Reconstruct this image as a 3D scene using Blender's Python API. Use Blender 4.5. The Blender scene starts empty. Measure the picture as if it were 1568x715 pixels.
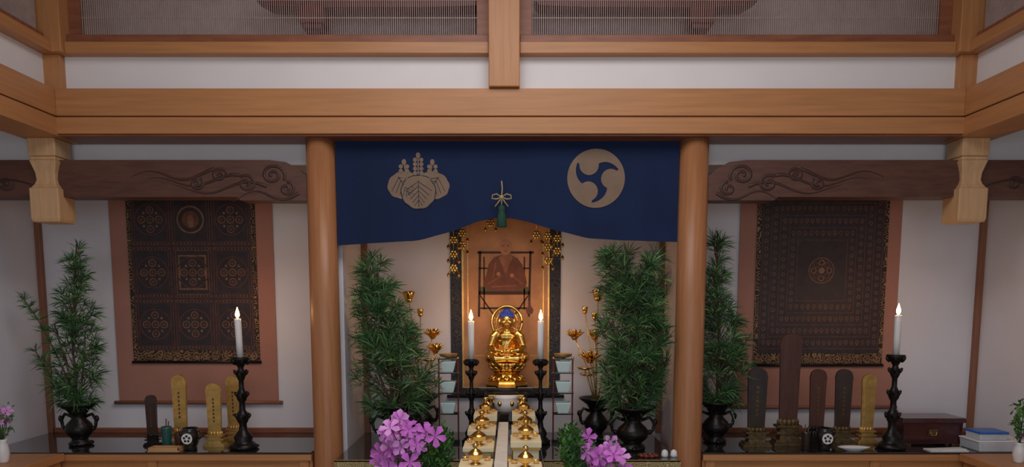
import bpy, math, random
from math import sin, cos, pi, sqrt, atan2
from mathutils import Vector, Matrix, Euler
random.seed(7)
S = bpy.context.scene
S.view_settings.view_transform = 'Standard'
S.view_settings.look = 'None'
COL = S.collection

# ------------------------------------------------------------------ materials
def _base(name):
    m = bpy.data.materials.new(name); m.use_nodes = True
    nt = m.node_tree
    return m, nt, nt.nodes['Principled BSDF']

def mat(name, c, rough=0.5, metal=0.0, var=0.15, scale=12.0, bump=0.0, stretch=(1,1,1), coat=0.0, emit=None, es=0, c2=None):
    m, nt, b = _base(name)
    tc = nt.nodes.new('ShaderNodeTexCoord'); mp = nt.nodes.new('ShaderNodeMapping')
    mp.inputs['Scale'].default_value = stretch
    nz = nt.nodes.new('ShaderNodeTexNoise'); nz.inputs['Scale'].default_value = scale
    nz.inputs['Detail'].default_value = 5; nz.inputs['Roughness'].default_value = 0.6
    nt.links.new(tc.outputs['Object'], mp.inputs['Vector']); nt.links.new(mp.outputs['Vector'], nz.inputs['Vector'])
    cr = nt.nodes.new('ShaderNodeValToRGB')
    lo = tuple(max(0, v*(1-var)) for v in c) if c2 is None else c2
    hi = tuple(min(1, v*(1+var)) for v in c)
    cr.color_ramp.elements[0].position = 0.3; cr.color_ramp.elements[1].position = 0.7
    cr.color_ramp.elements[0].color = (*lo, 1); cr.color_ramp.elements[1].color = (*hi, 1)
    nt.links.new(nz.outputs['Fac'], cr.inputs['Fac']); nt.links.new(cr.outputs['Color'], b.inputs['Base Color'])
    b.inputs['Roughness'].default_value = rough; b.inputs['Metallic'].default_value = metal
    b.inputs['Coat Weight'].default_value = coat
    if bump > 0:
        bp = nt.nodes.new('ShaderNodeBump'); bp.inputs['Strength'].default_value = bump; bp.inputs['Distance'].default_value = 0.01
        nt.links.new(nz.outputs['Fac'], bp.inputs['Height']); nt.links.new(bp.outputs['Normal'], b.inputs['Normal'])
    if emit:
        b.inputs['Emission Color'].default_value = (*emit, 1); b.inputs['Emission Strength'].default_value = es
    return m

def brocade(name, c1, c2, scale, metal=0.3):
    m, nt, b = _base(name)
    tc = nt.nodes.new('ShaderNodeTexCoord')
    v = nt.nodes.new('ShaderNodeTexVoronoi'); v.inputs['Scale'].default_value = scale
    w = nt.nodes.new('ShaderNodeMath'); w.operation = 'SINE'
    mu = nt.nodes.new('ShaderNodeMath'); mu.operation = 'MULTIPLY'; mu.inputs[1].default_value = 22
    cr = nt.nodes.new('ShaderNodeValToRGB'); cr.color_ramp.elements[0].position = .45; cr.color_ramp.elements[1].position = .75
    cr.color_ramp.elements[0].color = (*c1, 1); cr.color_ramp.elements[1].color = (*c2, 1)
    nt.links.new(tc.outputs['Object'], v.inputs['Vector']); nt.links.new(v.outputs['Distance'], mu.inputs[0])
    nt.links.new(mu.outputs[0], w.inputs[0]); nt.links.new(w.outputs[0], cr.inputs['Fac'])
    nt.links.new(cr.outputs['Color'], b.inputs['Base Color'])
    b.inputs['Roughness'].default_value = .6; b.inputs['Metallic'].default_value = metal
    return m

WOOD = (0.49, 0.218, 0.083)
wood_x = mat('wood_grain_x', WOOD, .42, var=.13, scale=5, stretch=(.5, 9, 9), bump=.06)
wood_y = mat('wood_grain_y', WOOD, .42, var=.13, scale=5, stretch=(9, .5, 9), bump=.06)
wood_z = mat('wood_grain_z', WOOD, .42, var=.13, scale=5, stretch=(9, 9, .5), bump=.06)
wood_pil = mat('wood_pillar', (0.41, 0.172, 0.072), .4, var=.13, scale=6, stretch=(9, 9, .5), bump=.05)
wood_pale = mat('wood_pale_cypress', (0.61, 0.37, 0.19), .5, var=.12, scale=6, stretch=(8, 8, .6), bump=.05)
wood_dk = mat('wood_dark_brown', (0.26, 0.09, 0.045), .45, var=.25, scale=6, stretch=(1, 6, 6), bump=.1)
wood_carve = mat('wood_carved_aged', (0.105, 0.041, 0.027), .5, var=.25, scale=7, stretch=(1, 6, 6), bump=.1)
wood_carve_line = mat('wood_carving_line', (0.052, 0.020, 0.014), .5, var=.25)
wood_red = mat('wood_red_lacquered', (0.15, 0.016, 0.011), .45, var=.2)
wood_trim = mat('wood_trim_brown', (0.27, 0.11, 0.06), .5, var=.15, scale=6, stretch=(8, 8, .6))
slat_m = mat('lattice_slat_grey', (0.44, 0.33, 0.30), .6, var=.15)
plaster = mat('plaster_white', (0.82, 0.79, 0.79), .9, var=.03, scale=3, bump=.03)
plaster2 = mat('plaster_lilac', (0.74, 0.72, 0.765), .9, var=.04, scale=2, bump=.03)
tatami = mat('floor_tatami', (0.35, 0.30, 0.17), .8, var=.15, scale=30, stretch=(1, 12, 1))
lacquer = mat('black_lacquer', (0.012, 0.010, 0.010), .12, var=.2, coat=.5)
glasstop = mat('polished_black_top', (0.02, 0.018, 0.017), .08, var=.3, coat=.6)
bronze = mat('black_bronze', (0.018, 0.015, 0.015), .35, .6, var=.4, scale=30, bump=.15)
bronze_g = mat('aged_gilt_dark', (0.13, 0.085, 0.035), .45, .6, var=.5, scale=40, bump=.2)
gold = mat('gold_leaf', (0.83, 0.50, 0.13), .24, 1, var=.12, scale=25, bump=.05)
gold_m = mat('gold_matte', (0.60, 0.38, 0.12), .42, .75, var=.2, scale=30, bump=.1)
brass = mat('polished_brass', (0.85, 0.55, 0.18), .2, 1, var=.08)
ihai_dk = mat('tablet_black', (0.03, 0.018, 0.014), .3, var=.4, coat=.3)
ihai_br = mat('tablet_brown', (0.075, 0.026, 0.018), .4, var=.3, scale=8, stretch=(6, 6, .6))
candle_m = mat('candle_wax', (0.82, 0.80, 0.80), .5, var=.03)
flame_m = mat('candle_flame', (1, .7, .3), .5, var=.01, emit=(1, .55, .22), es=22)
needle1 = mat('pine_needle_dark', (0.022, 0.074, 0.028), .55, var=.35, scale=20)
needle2 = mat('pine_needle_mid', (0.055, 0.155, 0.045), .5, var=.3, scale=20)
needle3 = mat('pine_needle_light', (0.16, 0.31, 0.10), .5, var=.3, scale=20)
bark = mat('twig_bark', (0.10, 0.055, 0.03), .8, var=.3)
mount_m = mat('scroll_mount_silk', (0.41, 0.19, 0.14), .75, var=.06, scale=4, bump=.02)
mand_bg = mat('mandala_ground', (0.030, 0.020, 0.024), .6, var=.35, scale=16)
mand_a = mat('mandala_red_ink', (0.13, 0.042, 0.024), .6, var=.4, scale=30)
mand_b = mat('mandala_ochre_ink', (0.22, 0.105, 0.052), .6, var=.4, scale=30)
broc_dark = brocade('brocade_dark_gold', (0.035, 0.02, 0.014), (0.33, 0.20, 0.09), 22, .3)
broc_blue = brocade('brocade_navy', (0.012, 0.014, 0.030), (0.07, 0.06, 0.05), 26, .2)
broc_gold = brocade('brocade_altar_cloth', (0.30, 0.22, 0.10), (0.60, 0.47, 0.22), 30, .2)
paint_gold = mat('painting_gilded_silk', (0.46, 0.21, 0.08), .5, .1, var=.25, scale=7)
paint_robe = mat('painting_robe', (0.17, 0.06, 0.038), .7, var=.25)
paint_robe2 = mat('painting_robe_light', (0.30, 0.12, 0.07), .7, var=.25)
paint_skin = mat('painting_skin', (0.45, 0.21, 0.11), .7, var=.1)
paint_chair = mat('painting_chair_dark', (0.05, 0.018, 0.014), .7, var=.2)
paint_green = mat('painting_green', (0.10, 0.11, 0.05), .7, var=.2)
curtain_m = mat('curtain_navy_dye', (0.0036, 0.0145, 0.060), .95, var=.15, scale=3)
crest_m = mat('crest_ecru', (0.22, 0.145, 0.10), .85, var=.08)
crest_line = mat('crest_line_navy', (0.012, 0.014, 0.035), .85, var=.1)
cord_m = mat('cord_gold', (0.42, 0.31, 0.15), .7, var=.1)
tassel_m = mat('tassel_green', (0.012, 0.06, 0.038), .8, var=.2)
white_cer = mat('white_ceramic', (0.78, 0.78, 0.78), .25, var=.03)
celadon = mat('celadon_cup', (0.66, 0.82, 0.80), .3, var=.06)
cream = mat('cream_lacquered_wood', (0.84, 0.72, 0.46), .4, var=.08)
plank_m = mat('pale_runner', (0.76, 0.72, 0.64), .5, var=.08)
petal1 = mat('azalea_petal', (0.62, 0.15, 0.62), .6, var=.15, scale=30)
petal2 = mat('azalea_petal_light', (0.78, 0.33, 0.78), .6, var=.15, scale=30)
leaf_m = mat('leaf_green', (0.12, 0.30, 0.06), .5, var=.3)
leaf_m2 = mat('leaf_green_dark', (0.04, 0.14, 0.035), .5, var=.3)
hair_m = mat('statue_hair_blue', (0.02, 0.06, 0.42), .5, var=.2)
ink = mat('black_ink', (0.01, 0.01, 0.01), .5, var=.1)
lips = mat('statue_lip_red', (0.4, 0.05, 0.03), .5, var=.1)
redbox_m = mat('red_lacquer_box', (0.05, 0.008, 0.009), .3, var=.3, coat=.4)
teal = mat('teal_cup', (0.02, 0.10, 0.09), .4, var=.2)
clear_p = mat('clear_plastic', (0.55, 0.60, 0.66), .2, var=.06)
blue_p = mat('blue_lid_plastic', (0.03, 0.14, 0.5), .35, var=.06)
paper = mat('paper_white', (0.75, 0.74, 0.74), .8, var=.03)
tray_m = mat('tray_tan', (0.55, 0.30, 0.13), .5, var=.1)

# ------------------------------------------------------------------ mesh builder
class MB:
    def __init__(s):
        s.v = []; s.f = []; s.fm = []; s.sm = []; s.mats = []
    def mi(s, m):
        if m not in s.mats: s.mats.append(m)
        return s.mats.index(m)
    def add(s, vs, fs, m, smooth=False, M=None):
        o = len(s.v); i = s.mi(m)
        for p in vs:
            p = Vector(p)
            s.v.append(tuple(M @ p) if M is not None else tuple(p))
        for f in fs:
            s.f.append([o+k for k in f]); s.fm.append(i); s.sm.append(smooth)
    def box(s, c, d, m, M=None, taper=1.0):
        x, y, z = c; a, b, h = d[0]/2, d[1]/2, d[2]/2; t = taper
        vs = [(x-a, y-b, z-h), (x+a, y-b, z-h), (x+a, y+b, z-h), (x-a, y+b, z-h),
              (x-a*t, y-b*t, z+h), (x+a*t, y-b*t, z+h), (x+a*t, y+b*t, z+h), (x-a*t, y+b*t, z+h)]
        s.add(vs, [(0, 3, 2, 1), (4, 5, 6, 7), (0, 1, 5, 4), (1, 2, 6, 5), (2, 3, 7, 6), (3, 0, 4, 7)], m, False, M)
    def bx(s, x0, x1, y0, y1, z0, z1, m):
        s.box(((x0+x1)/2, (y0+y1)/2, (z0+z1)/2), (abs(x1-x0), abs(y1-y0), abs(z1-z0)), m)
    def lathe(s, prof, c, m, seg=24, smooth=True, M=None, sx=1, sy=1, rot=0):
        vs = []; fs = []; n = len(prof)
        for r, z in prof:
            for k in range(seg):
                a = 2*pi*k/seg+rot
                vs.append((c[0]+max(r, 1e-4)*cos(a)*sx, c[1]+max(r, 1e-4)*sin(a)*sy, c[2]+z))
        for i in range(n-1):
            for k in range(seg):
                k2 = (k+1) % seg
                fs.append((i*seg+k, i*seg+k2, (i+1)*seg+k2, (i+1)*seg+k))
        fs.append(tuple(reversed(range(seg)))); fs.append(tuple((n-1)*seg+k for k in range(seg)))
        s.add(vs, fs, m, smooth, M)
    def tube(s, pts, r, m, seg=6, M=None, flat=1.0):
        pts = [Vector(p) for p in pts]; n = len(pts)
        rs = r if isinstance(r, (list, tuple)) else [r]*n
        vs = []; fs = []
        for i, p in enumerate(pts):
            d = (pts[min(i+1, n-1)]-pts[max(i-1, 0)])
            if d.length < 1e-9: d = Vector((0, 0, 1))
            d.normalize()
            up = Vector((0, 1, 0)) if abs(d.y) < .9 else Vector((1, 0, 0))
            a = d.cross(up).normalized(); b = d.cross(a).normalized()
            for k in range(seg):
                t = 2*pi*k/seg
                vs.append(p+a*cos(t)*rs[i]+b*sin(t)*rs[i]*flat)
        for i in range(n-1):
            for k in range(seg):
                k2 = (k+1) % seg
                fs.append((i*seg+k, i*seg+k2, (i+1)*seg+k2, (i+1)*seg+k))
        fs.append(tuple(reversed(range(seg)))); fs.append(tuple((n-1)*seg+k for k in range(seg)))
        s.add(vs, fs, m, True, M)
    def ell(s, c, r, m, seg=12, rings=8, M=None, R=None):
        if not isinstance(r, (list, tuple)): r = (r, r, r)
        vs = []; fs = []
        for i in range(rings+1):
            ph = -pi/2+pi*i/rings
            for k in range(seg):
                a = 2*pi*k/seg
                p = Vector((r[0]*cos(ph)*cos(a), r[1]*cos(ph)*sin(a), r[2]*sin(ph)))
                if i in (0, rings): p += Vector((cos(a), sin(a), 0))*1e-5
                if R is not None: p = R @ p
                vs.append(p+Vector(c))
        for i in range(rings):
            for k in range(seg):
                k2 = (k+1) % seg
                fs.append((i*seg+k, i*seg+k2, (i+1)*seg+k2, (i+1)*seg+k))
        s.add(vs, fs, m, True, M)
    def prism(s, out, y0, y1, m, M=None, smooth=False):
        n = len(out)
        vs = [(x, y0, z) for x, z in out]+[(x, y1, z) for x, z in out]
        fs = [tuple(range(n)), tuple(reversed(range(n, 2*n)))]
        for k in range(n):
            k2 = (k+1) % n
            fs.append((k, k+n, k2+n, k2))
        s.add(vs, fs, m, smooth, M)
    # flat ornaments in the XZ plane
    def disc(s, cx, cz, r, y, m, seg=20, sz=1):
        s.add([(cx+r*cos(2*pi*k/seg), y, cz+r*sz*sin(2*pi*k/seg)) for k in range(seg)], [tuple(range(seg))], m)
    def ring(s, cx, cz, r0, r1, y, m, seg=24):
        vs = [(cx+r*cos(2*pi*k/seg), y, cz+r*sin(2*pi*k/seg)) for r in (r0, r1) for k in range(seg)]
        s.add(vs, [(k, (k+1) % seg, seg+(k+1) % seg, seg+k) for k in range(seg)], m)
    def rect(s, x0, x1, z0, z1, y, m):
        s.add([(x0, y, z0), (x1, y, z0), (x1, y, z1), (x0, y, z1)], [(0, 1, 2, 3)], m)
    def rframe(s, x0, x1, z0, z1, w, y, m):
        s.rect(x0, x1, z0, z0+w, y, m); s.rect(x0, x1, z1-w, z1, y, m)
        s.rect(x0, x0+w, z0+w, z1-w, y, m); s.rect(x1-w, x1, z0+w, z1-w, y, m)
    def line(s, x0, z0, x1, z1, w, y, m):
        d = Vector((x1-x0, z1-z0)); 
        if d.length < 1e-6: return
        d.normalize(); nx, nz = -d.y*w/2, d.x*w/2
        s.add([(x0+nx, y, z0+nz), (x0-nx, y, z0-nz), (x1-nx, y, z1-nz), (x1+nx, y, z1+nz)], [(0, 1, 2, 3)], m)
    def obj(s, name, loc=(0, 0, 0), bevel=0, parent=None, rotz=0, remesh=0, fixn=True):
        me = bpy.data.meshes.new(name); me.from_pydata(s.v, [], s.f); me.update()
        for m in s.mats: me.materials.append(m)
        for p, i, sm in zip(me.polygons, s.fm, s.sm): p.material_index = i; p.use_smooth = sm
        o = bpy.data.objects.new(name, me); COL.objects.link(o)
        o.location = loc; o.rotation_euler = (0, 0, rotz)
        if parent: o.parent = parent
        if bevel:
            b = o.modifiers.new('bevel', 'BEVEL'); b.width = bevel; b.segments = 2; b.limit_method = 'ANGLE'; b.angle_limit = math.radians(50)
        if remesh:
            r = o.modifiers.new('remesh', 'REMESH'); r.mode = 'VOXEL'; r.voxel_size = remesh; r.use_smooth_shade = True
            sm_ = o.modifiers.new('smooth', 'SMOOTH'); sm_.factor = .5; sm_.iterations = 3
        return o

AZ = 0.665   # altar/shelf top height
YB = 5.28    # back wall
XL, XR = -3.34, 3.32

# ------------------------------------------------------------------ room shell
m = MB(); m.bx(-4.2, 4.2, -1, 5.5, -.05, 0, tatami); m.obj('floor')
m = MB(); m.bx(XL-.1, XR+.1, YB, YB+.1, 0, 3.95, plaster2); m.obj('wall_back')
m = MB(); m.bx(XL-.1, XL, 1.0, YB, 0, 3.95, plaster2); m.obj('wall_left')
m = MB(); m.bx(XR, XR+.1, 1.0, YB, 0, 3.95, plaster2); m.obj('wall_right')
m = MB(); m.bx(XL-.1, XR+.1, .2, YB+.1, 3.95, 4.02, wood_pale); m.obj('ceiling')

# corner posts & thin trims in the back
for i, (x0, x1) in enumerate([(XL, XL+.035), (XR-.035, XR), (-1.13+.07, -1.13+.11), (1.035, 1.075)]):
    m = MB(); m.bx(x0, x1, YB-.04, YB, AZ, 2.45, wood_trim); m.obj('trim_%d' % (i+1), bevel=.003)
# partitions niche side walls
m = MB(); m.bx(-1.13, -1.06, 4.68, YB-.001, 0.0, 2.5, plaster2); m.obj('wall_niche_left')
m = MB(); m.bx(1.075, 1.14, 4.68, YB-.001, 0.0, 2.5, plaster2); m.obj('wall_niche_right')
# back upstand trims
m = MB(); m.bx(XL+.04, -1.135, YB-.03, YB-.001, AZ, AZ+.035, wood_dk); m.obj('baseboard_left', bevel=.003)
m = MB(); m.bx(1.145, XR-.04, YB-.03, YB-.001, AZ, AZ+.035, wood_dk); m.obj('baseboard_right', bevel=.003)

# plaster above the carved beams
for nm, x0, x1 in (('wall_lintel_left', XL, -1.24), ('wall_lintel_right', 1.19, XR)):
    m = MB(); m.bx(x0, x1, 4.70, 4.73, 2.45, 3.02, plaster); m.obj(nm)

# main beam (rails + grooves)
XbL, XbR = -2.64, 2.62
def beam_x():
    m = MB()
    m.bx(XbL-.02, XbR+.02, 4.45, 4.69, 2.683, 2.838, wood_x)
    m.bx(XbL-.02, XbR+.02, 4.463, 4.68, 2.674, 2.683, wood_dk)
    m.bx(XbL-.02, XbR+.02, 4.44, 4.69, 2.580, 2.674, wood_x)
    m.bx(XbL-.02, XbR+.02, 4.455, 4.68, 2.569, 2.580, wood_dk)
    m.obj('lintel_beam', bevel=.004)
beam_x()
def beam_side(sgn, X):
    m = MB()
    a, b = sorted((X, X+sgn*.24))
    m.bx(a, b, 1.0, 4.69, 2.683, 2.838, wood_y)
    m.bx(a+.01, b-.01, 1.0, 4.68, 2.674, 2.683, wood_dk)
    m.bx(a-.005, b+.005, 1.0, 4.69, 2.569, 2.674, wood_y)
    m.obj('side_beam', bevel=.004)
beam_side(-1, XbL-.02); beam_side(1, XbR+.02)

# upper wall: white panels, rail, lattice
ZR = 3.040
m = MB(); m.bx(XbL, XbR, 4.54, 4.57, 2.838, ZR, plaster); m.obj('wall_upper_back')
m = MB(); m.bx(XbL-.14, XbL-.10, 1.0, 4.57, 2.838, ZR, plaster); m.obj('wall_upper_left')
m = MB(); m.bx(XbR+.10, XbR+.14, 1.0, 4.57, 2.838, ZR, plaster); m.obj('wall_upper_right')
m = MB()
for a, b in ((XbL+.041, -.136), (.046, XbR-.041)):
    m.bx(a, b, 4.47, 4.60, ZR, ZR+.065, wood_x)
    m.bx(a, b, 4.50, 4.53, ZR+.065, ZR+.115, wood_dk)
m.obj('transom_rail', bevel=.004)
for s_, X in ((-1, XbL), (1, XbR)):
    m = MB()
    a, b = sorted((X+s_*.02, X+s_*.14)); m.bx(a, b, 1.0, 4.439, ZR, ZR+.065, wood_y)
    a, b = sorted((X+s_*.05, X+s_*.13)); m.bx(a, b, 1.0, 4.435, ZR+.065, ZR+.10, wood_dk)
    m.obj('side_transom_rail', bevel=.004)
# posts
m = MB(); m.bx(-.135, .045, 4.42, 4.60, 2.84, 3.95, wood_z); m.obj('center_strut_post', bevel=.006)
for s_, X in ((-1, XbL), (1, XbR)):
    m = MB()
    a, b = sorted((X+s_*.13, X+s_*.0)); m.bx(a, b, 4.49, 4.62, 2.838, ZR, wood_z)
    a, b = sorted((X+s_*.16, X-s_*.04)); m.bx(a, b, 4.44, 4.62, ZR, 3.95, wood_z)
    m.obj('corner_strut_post', bevel=.005)
# lattice panels (vertical slats in a frame)
def lattice(x0, x1):
    m = MB()
    m.bx(x0, x0+.07, 4.535, 4.57, ZR+.066, 3.95, wood_dk); m.bx(x1-.07, x1, 4.535, 4.57, ZR+.066, 3.95, wood_dk)
    n = int((x1-x0-.14)/.0125)
    for i in range(n):
        x = x0+.075+i*.0125
        m.bx(x, x+.0036, 4.537, 4.541, ZR+.066, 3.95, slat_m)
    for k in range(8): m.bx(x0+.07, x1-.07, 4.542, 4.545, ZR+.12+.1*k, ZR+.124+.1*k, slat_m)
    m.obj('transom_lattice')
lattice(XbL+.042, -.136); lattice(.046, XbR-.042)
for s_, X in ((-1, XbL), (1, XbR)):
    m = MB()
    for i in range(170):
        y = 2.0+i*.0142
        m.bx(X+s_*.08-.005, X+s_*.08+.005, y, y+.006, ZR+.101, 3.95, slat_m)
    m.obj('side_transom_lattice')
# red-brown hanging tie beams behind the lattice
def tie(x0, x1, bx0, bx1, d):
    m = MB()
    o = [(x0-.03, 3.50), (x0, 3.42), (x0+.08, 3.375), (x0+.3, 3.365), (x1-.3, 3.365), (x1-.03, 3.375), (x1, 3.40), (x1, 3.50)]
    if d > 0: o = [(x0, 3.50), (x0, 3.40), (x0+.03, 3.375), (x0+.3, 3.365), (x1-.3, 3.365), (x1-.08, 3.375), (x1, 3.42), (x1+.03, 3.50)]
    m.prism(o, 4.66, 4.80, wood_red)
    m.bx(bx0, bx1, 4.65, 4.81, 3.275, 3.37, wood_red); m.bx(bx0+.02, bx1-.02, 4.66, 4.80, 3.245, 3.275, wood_red)
    m.bx(x0+.2, x0+.3, 4.68, 4.78, 3.5, 3.95, wood_red); m.bx(x1-.3, x1-.2, 4.68, 4.78, 3.5, 3.95, wood_red)
    m.obj('hanging_tie_beam', bevel=.006)
tie(-1.55, -.16, -1.285, -1.13, -1); tie(.136, 1.49, 1.07, 1.22, 1)
m = MB(); m.bx(XbL-.2, XbR+.2, 5.0, 5.04, 2.9, 3.95, mat('transom_back_boards', (.72, .60, .58), .8, var=.1)); m.obj('wall_transom_backing')

# pendant posts
def pendant(x, y):
    m = MB(); r2 = sqrt(2)
    def sq(prof): m.lathe([(r*r2, z) for r, z in prof], (0, 0, 0), wood_pale, seg=4, smooth=False, rot=pi/4)
    sq([(.082, .49), (.082, .385)])
    sq([(.075, .385), (.075, .362)]); sq([(.080, .362), (.072, .335), (.060, .29), (.057, .25), (.064, .225), (.080, .20)])
    sq([(.086, .20), (.086, .02), (.080, 0)])
    m.obj('hanging_pendant_post', (x, y, 2.569-.49), bevel=.006)
pendant(-2.785, 4.57); pendant(2.745, 4.57)

# pillars
for x in (-1.155, 1.10):
    m = MB(); m.lathe([(.096, 0), (.09, .08), (.089, 1.4), (.086, 2.569)], (0, 0, 0), wood_pil, seg=48)
    m.obj('round_wooden_pillar', (x, 4.58, 0))

# carved rainbow beams
def spiral(m, cx, cz, r, t0, turns, dr, y, mt, w=.007):
    pts = []
    n = int(18*turns)
    for i in range(n+1):
        a = t0+dr*2*pi*turns*i/n; rr = r*(1-.85*i/n)
        pts.append((cx+rr*cos(a), y, cz+rr*sin(a)*.85))
    m.tube(pts, w, mt, 6, flat=.6)
def carved(x0, x1, inner):
    m = MB()
    z0, z1 = 2.232, 2.449
    s_ = 1 if inner == x1 else -1
    other = x0 if inner == x1 else x1
    o = [(other, z0), (inner-s_*.42, z0), (inner-s_*.40, z0-.02), (inner, z0-.02), (inner, z1-.09), (inner-s_*.05, z1-.05), (inner-s_*.12, z1-.012), (inner-s_*.22, z1), (other, z1)]
    m.prism(o, 4.54, 4.69, wood_carve)
    y = 4.539
    def sp(dx, cz, r, t, n, d): spiral(m, inner-s_*dx, cz, r, t if s_ > 0 else pi-t, n, d*s_, y, wood_carve_line, .009)
    sp(.20, 2.36, .075, -.5, 1.7, 1); sp(.36, 2.31, .06, 2.2, 1.6, -1); sp(.52, 2.36, .05, 0, 1.5, 1); sp(.12, 2.28, .05, 1.5, 1.4, -1); sp(.66, 2.31, .045, 1, 1.4, -1)
    for k, (a, b, zz) in enumerate([(.24, .80, 2.295), (.40, .95, 2.335), (.55, 1.05, 2.37), (.05, .45, 2.25)]):
        pts = [(inner-s_*(a+(b-a)*i/12), y, zz+.03*sin(i*.62+k)-.02*i/12) for i in range(13)]
        m.tube(pts, [.011*(1-i/14) for i in range(13)], wood_carve_line, 6, flat=.6)
    # outer swirl beyond the pendant post
    for dx, cz, r in ((.15, 2.36, .07), (.3, 2.31, .05)):
        spiral(m, other+s_*dx, cz, r, 0, 1.6, -s_, y, wood_carve_line)
    pts = [(other+s_*(.2+.05*i), y, 2.30+.03*sin(i*.6)) for i in range(10)]
    m.tube(pts, [.009*(1-i/12) for i in range(10)], wood_carve_line, 6, flat=.6)
    m.obj('carved_rainbow_beam', bevel=.006)
carved(XL, -1.235, -1.235); carved(1.18, XR, 1.18)

# niche ceiling
m = MB(); m.bx(-1.06, 1.075, 4.70, YB-.001, 2.5, 2.53, wood_dk); m.obj('ceiling_niche')

# ------------------------------------------------------------------ altar shelves
def shelf(nm, x0, x1, yf):
    m = MB()
    m.bx(x0, x1, yf, YB-.001, AZ-.012, AZ, glasstop)
    m.bx(x0, x1, yf+.004, YB-.001, AZ-.055, AZ-.012, wood_x)
    m.bx(x0, x1, yf+.03, YB-.001, 0, AZ-.055, wood_x)
    for x in (x0+.02, (x0+x1)/2, x1-.08): m.bx(x, x+.06, yf+.015, yf+.03, 0, AZ-.055, wood_z)
    m.obj(nm, bevel=.003)
shelf('altar_shelf', XL+.001, -1.26, 4.55)
shelf('altar_shelf', 1.20, XR-.001, 4.55)
m = MB()
m.bx(-1.055, 1.0, 4.336, YB-.002, AZ-.012, AZ, glasstop)
m.bx(-1.055, 1.0, 4.336, YB-.002, 0, AZ-.012, wood_x)
m.bx(-1.055, 1.0, 4.295, 4.31, .30, AZ, broc_gold)
m.bx(-1.055, 1.0, 4.295, 4.335, AZ-.004, AZ, broc_gold)
m.obj('central_altar')
for s_, X0, X1 in ((-1, XL, -2.80), (1, 2.80, XR)):
    m = MB()
    m.bx(X0+.001, X1-.001, 2.2, 4.545, AZ-.05, AZ-.005, wood_y)
    a, b = (X0+.001, X1-.03) if s_ < 0 else (X0+.03, X1-.001)
    m.bx(a, b, 2.2, 4.545, 0, AZ-.05, wood_y)
    m.obj('side_shelf', bevel=.003)

# ------------------------------------------------------------------ curtain
ctl = [(-1.06, 1.945), (-.95, 1.955), (-.58, 1.973), (-.334, 2.040), (-.195, 2.094), (-.056, 2.113), (.064, 2.098), (.262, 2.037), (.46, 1.990), (.70, 1.975), (.99, 1.967), (1.01, 1.967)]
def cbot(x):
    for (a, za), (b, zb) in zip(ctl, ctl[1:]):
        if x <= b:
            t = max(0, (x-a)/(b-a)); return za+(zb-za)*t
    return ctl[-1][1]
def cy(x, z):
    t = (2.565-z)/.6
    return 4.565+.010*sin(x*13+1)*t+.006*sin(x*31)*t-.03*math.exp(-((x+.05)/.09)**2)*max(0, t-.2)
m = MB(); NX, NZ = 140, 26; vs = []; fs = []
for i in range(NX+1):
    x = -1.062+(1.008+1.062)*i/NX; zb = (cbot(x-.04)+cbot(x-.02)+cbot(x)+cbot(x+.02)+cbot(x+.04))/5
    for j in range(NZ+1):
        z = 2.565+(zb-2.565)*j/NZ
        vs.append((x, cy(x, z), z))
for i in range(NX):
    for j in range(NZ):
        a = i*(NZ+1)+j; fs.append((a, a+NZ+1, a+NZ+2, a+1))
m.add(vs, fs, curtain_m, True)
base_n = len(m.v)
# paulownia crest
cx, cz = -.565, 2.315
def leaf_shape(ox, oz, rx, rz, ph, y, mt, gr=1.0, tilt=0):
    pts = []
    for k in range(72):
        a = 2*pi*k/72; q = 1+.05*abs(sin(a*4.5+ph))
        px, pz = rx*gr*q*cos(a), rz*gr*q*sin(a)
        pts.append((cx+ox+px*cos(tilt)-pz*sin(tilt), y, cz+oz+px*sin(tilt)+pz*cos(tilt)))
    m.add(pts, [tuple(range(72))], mt)
LV = [(-.090, -.010, .094, .078, .3, .0, .22), (.090, -.010, .094, .078, .3, .0, -.22), (0, -.050, .098, .096, .5, -.0012, 0)]
for ox, oz, rx, rz, ph, y, tl in LV:
    leaf_shape(ox, oz, rx, rz, ph, y+.0004, crest_line, 1.05, tl) if y < 0 else None
    leaf_shape(ox, oz, rx, rz, ph, y, crest_m, 1, tl)
    ty = y-.0010
    # midrib with paired side veins
    ang = -pi/2 + tl*2.2
    top = Vector((cx+ox-.72*rx*cos(ang), cz+oz-.72*rz*sin(ang))); tip = Vector((cx+ox+.92*rx*cos(ang), cz+oz+.92*rz*sin(ang)))
    m.line(top.x, top.y, tip.x, tip.y, .0036, ty, crest_line)
    for k in range(5):
        p = top.lerp(tip, .05+.17*k)
        for s_ in (-1, 1):
            aa = ang+s_*(.95-.10*k); L_ = (.095-.013*k)*(rx/.094)
            e = Vector((p.x+L_*cos(aa), p.y+L_*.95*sin(aa)))
            q = Vector(((e.x-cx-ox)/rx, (e.y-cz-oz)/rz))
            if q.length > .94: q *= .94/q.length; e = Vector((cx+ox+q.x*rx, cz+oz+q.y*rz))
            m.line(p.x, p.y, e.x, e.y, .0028, ty, crest_line)
for ox, n, h in ((0, 5, .165), (-.085, 3, .125), (.085, 3, .125)):
    m.line(cx+ox*.8, cz+.02, cx+ox, cz+h, .008, -.001, crest_m)
    for k in range(n):
        zz = cz+h-.026*k
        if k == 0: m.disc(cx+ox, zz, .014, -.0015, crest_m, 10, 1.3)
        else:
            m.disc(cx+ox-.019, zz, .0130, -.0015, crest_m, 10); m.disc(cx+ox+.019, zz, .0130, -.0015, crest_m, 10)
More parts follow.
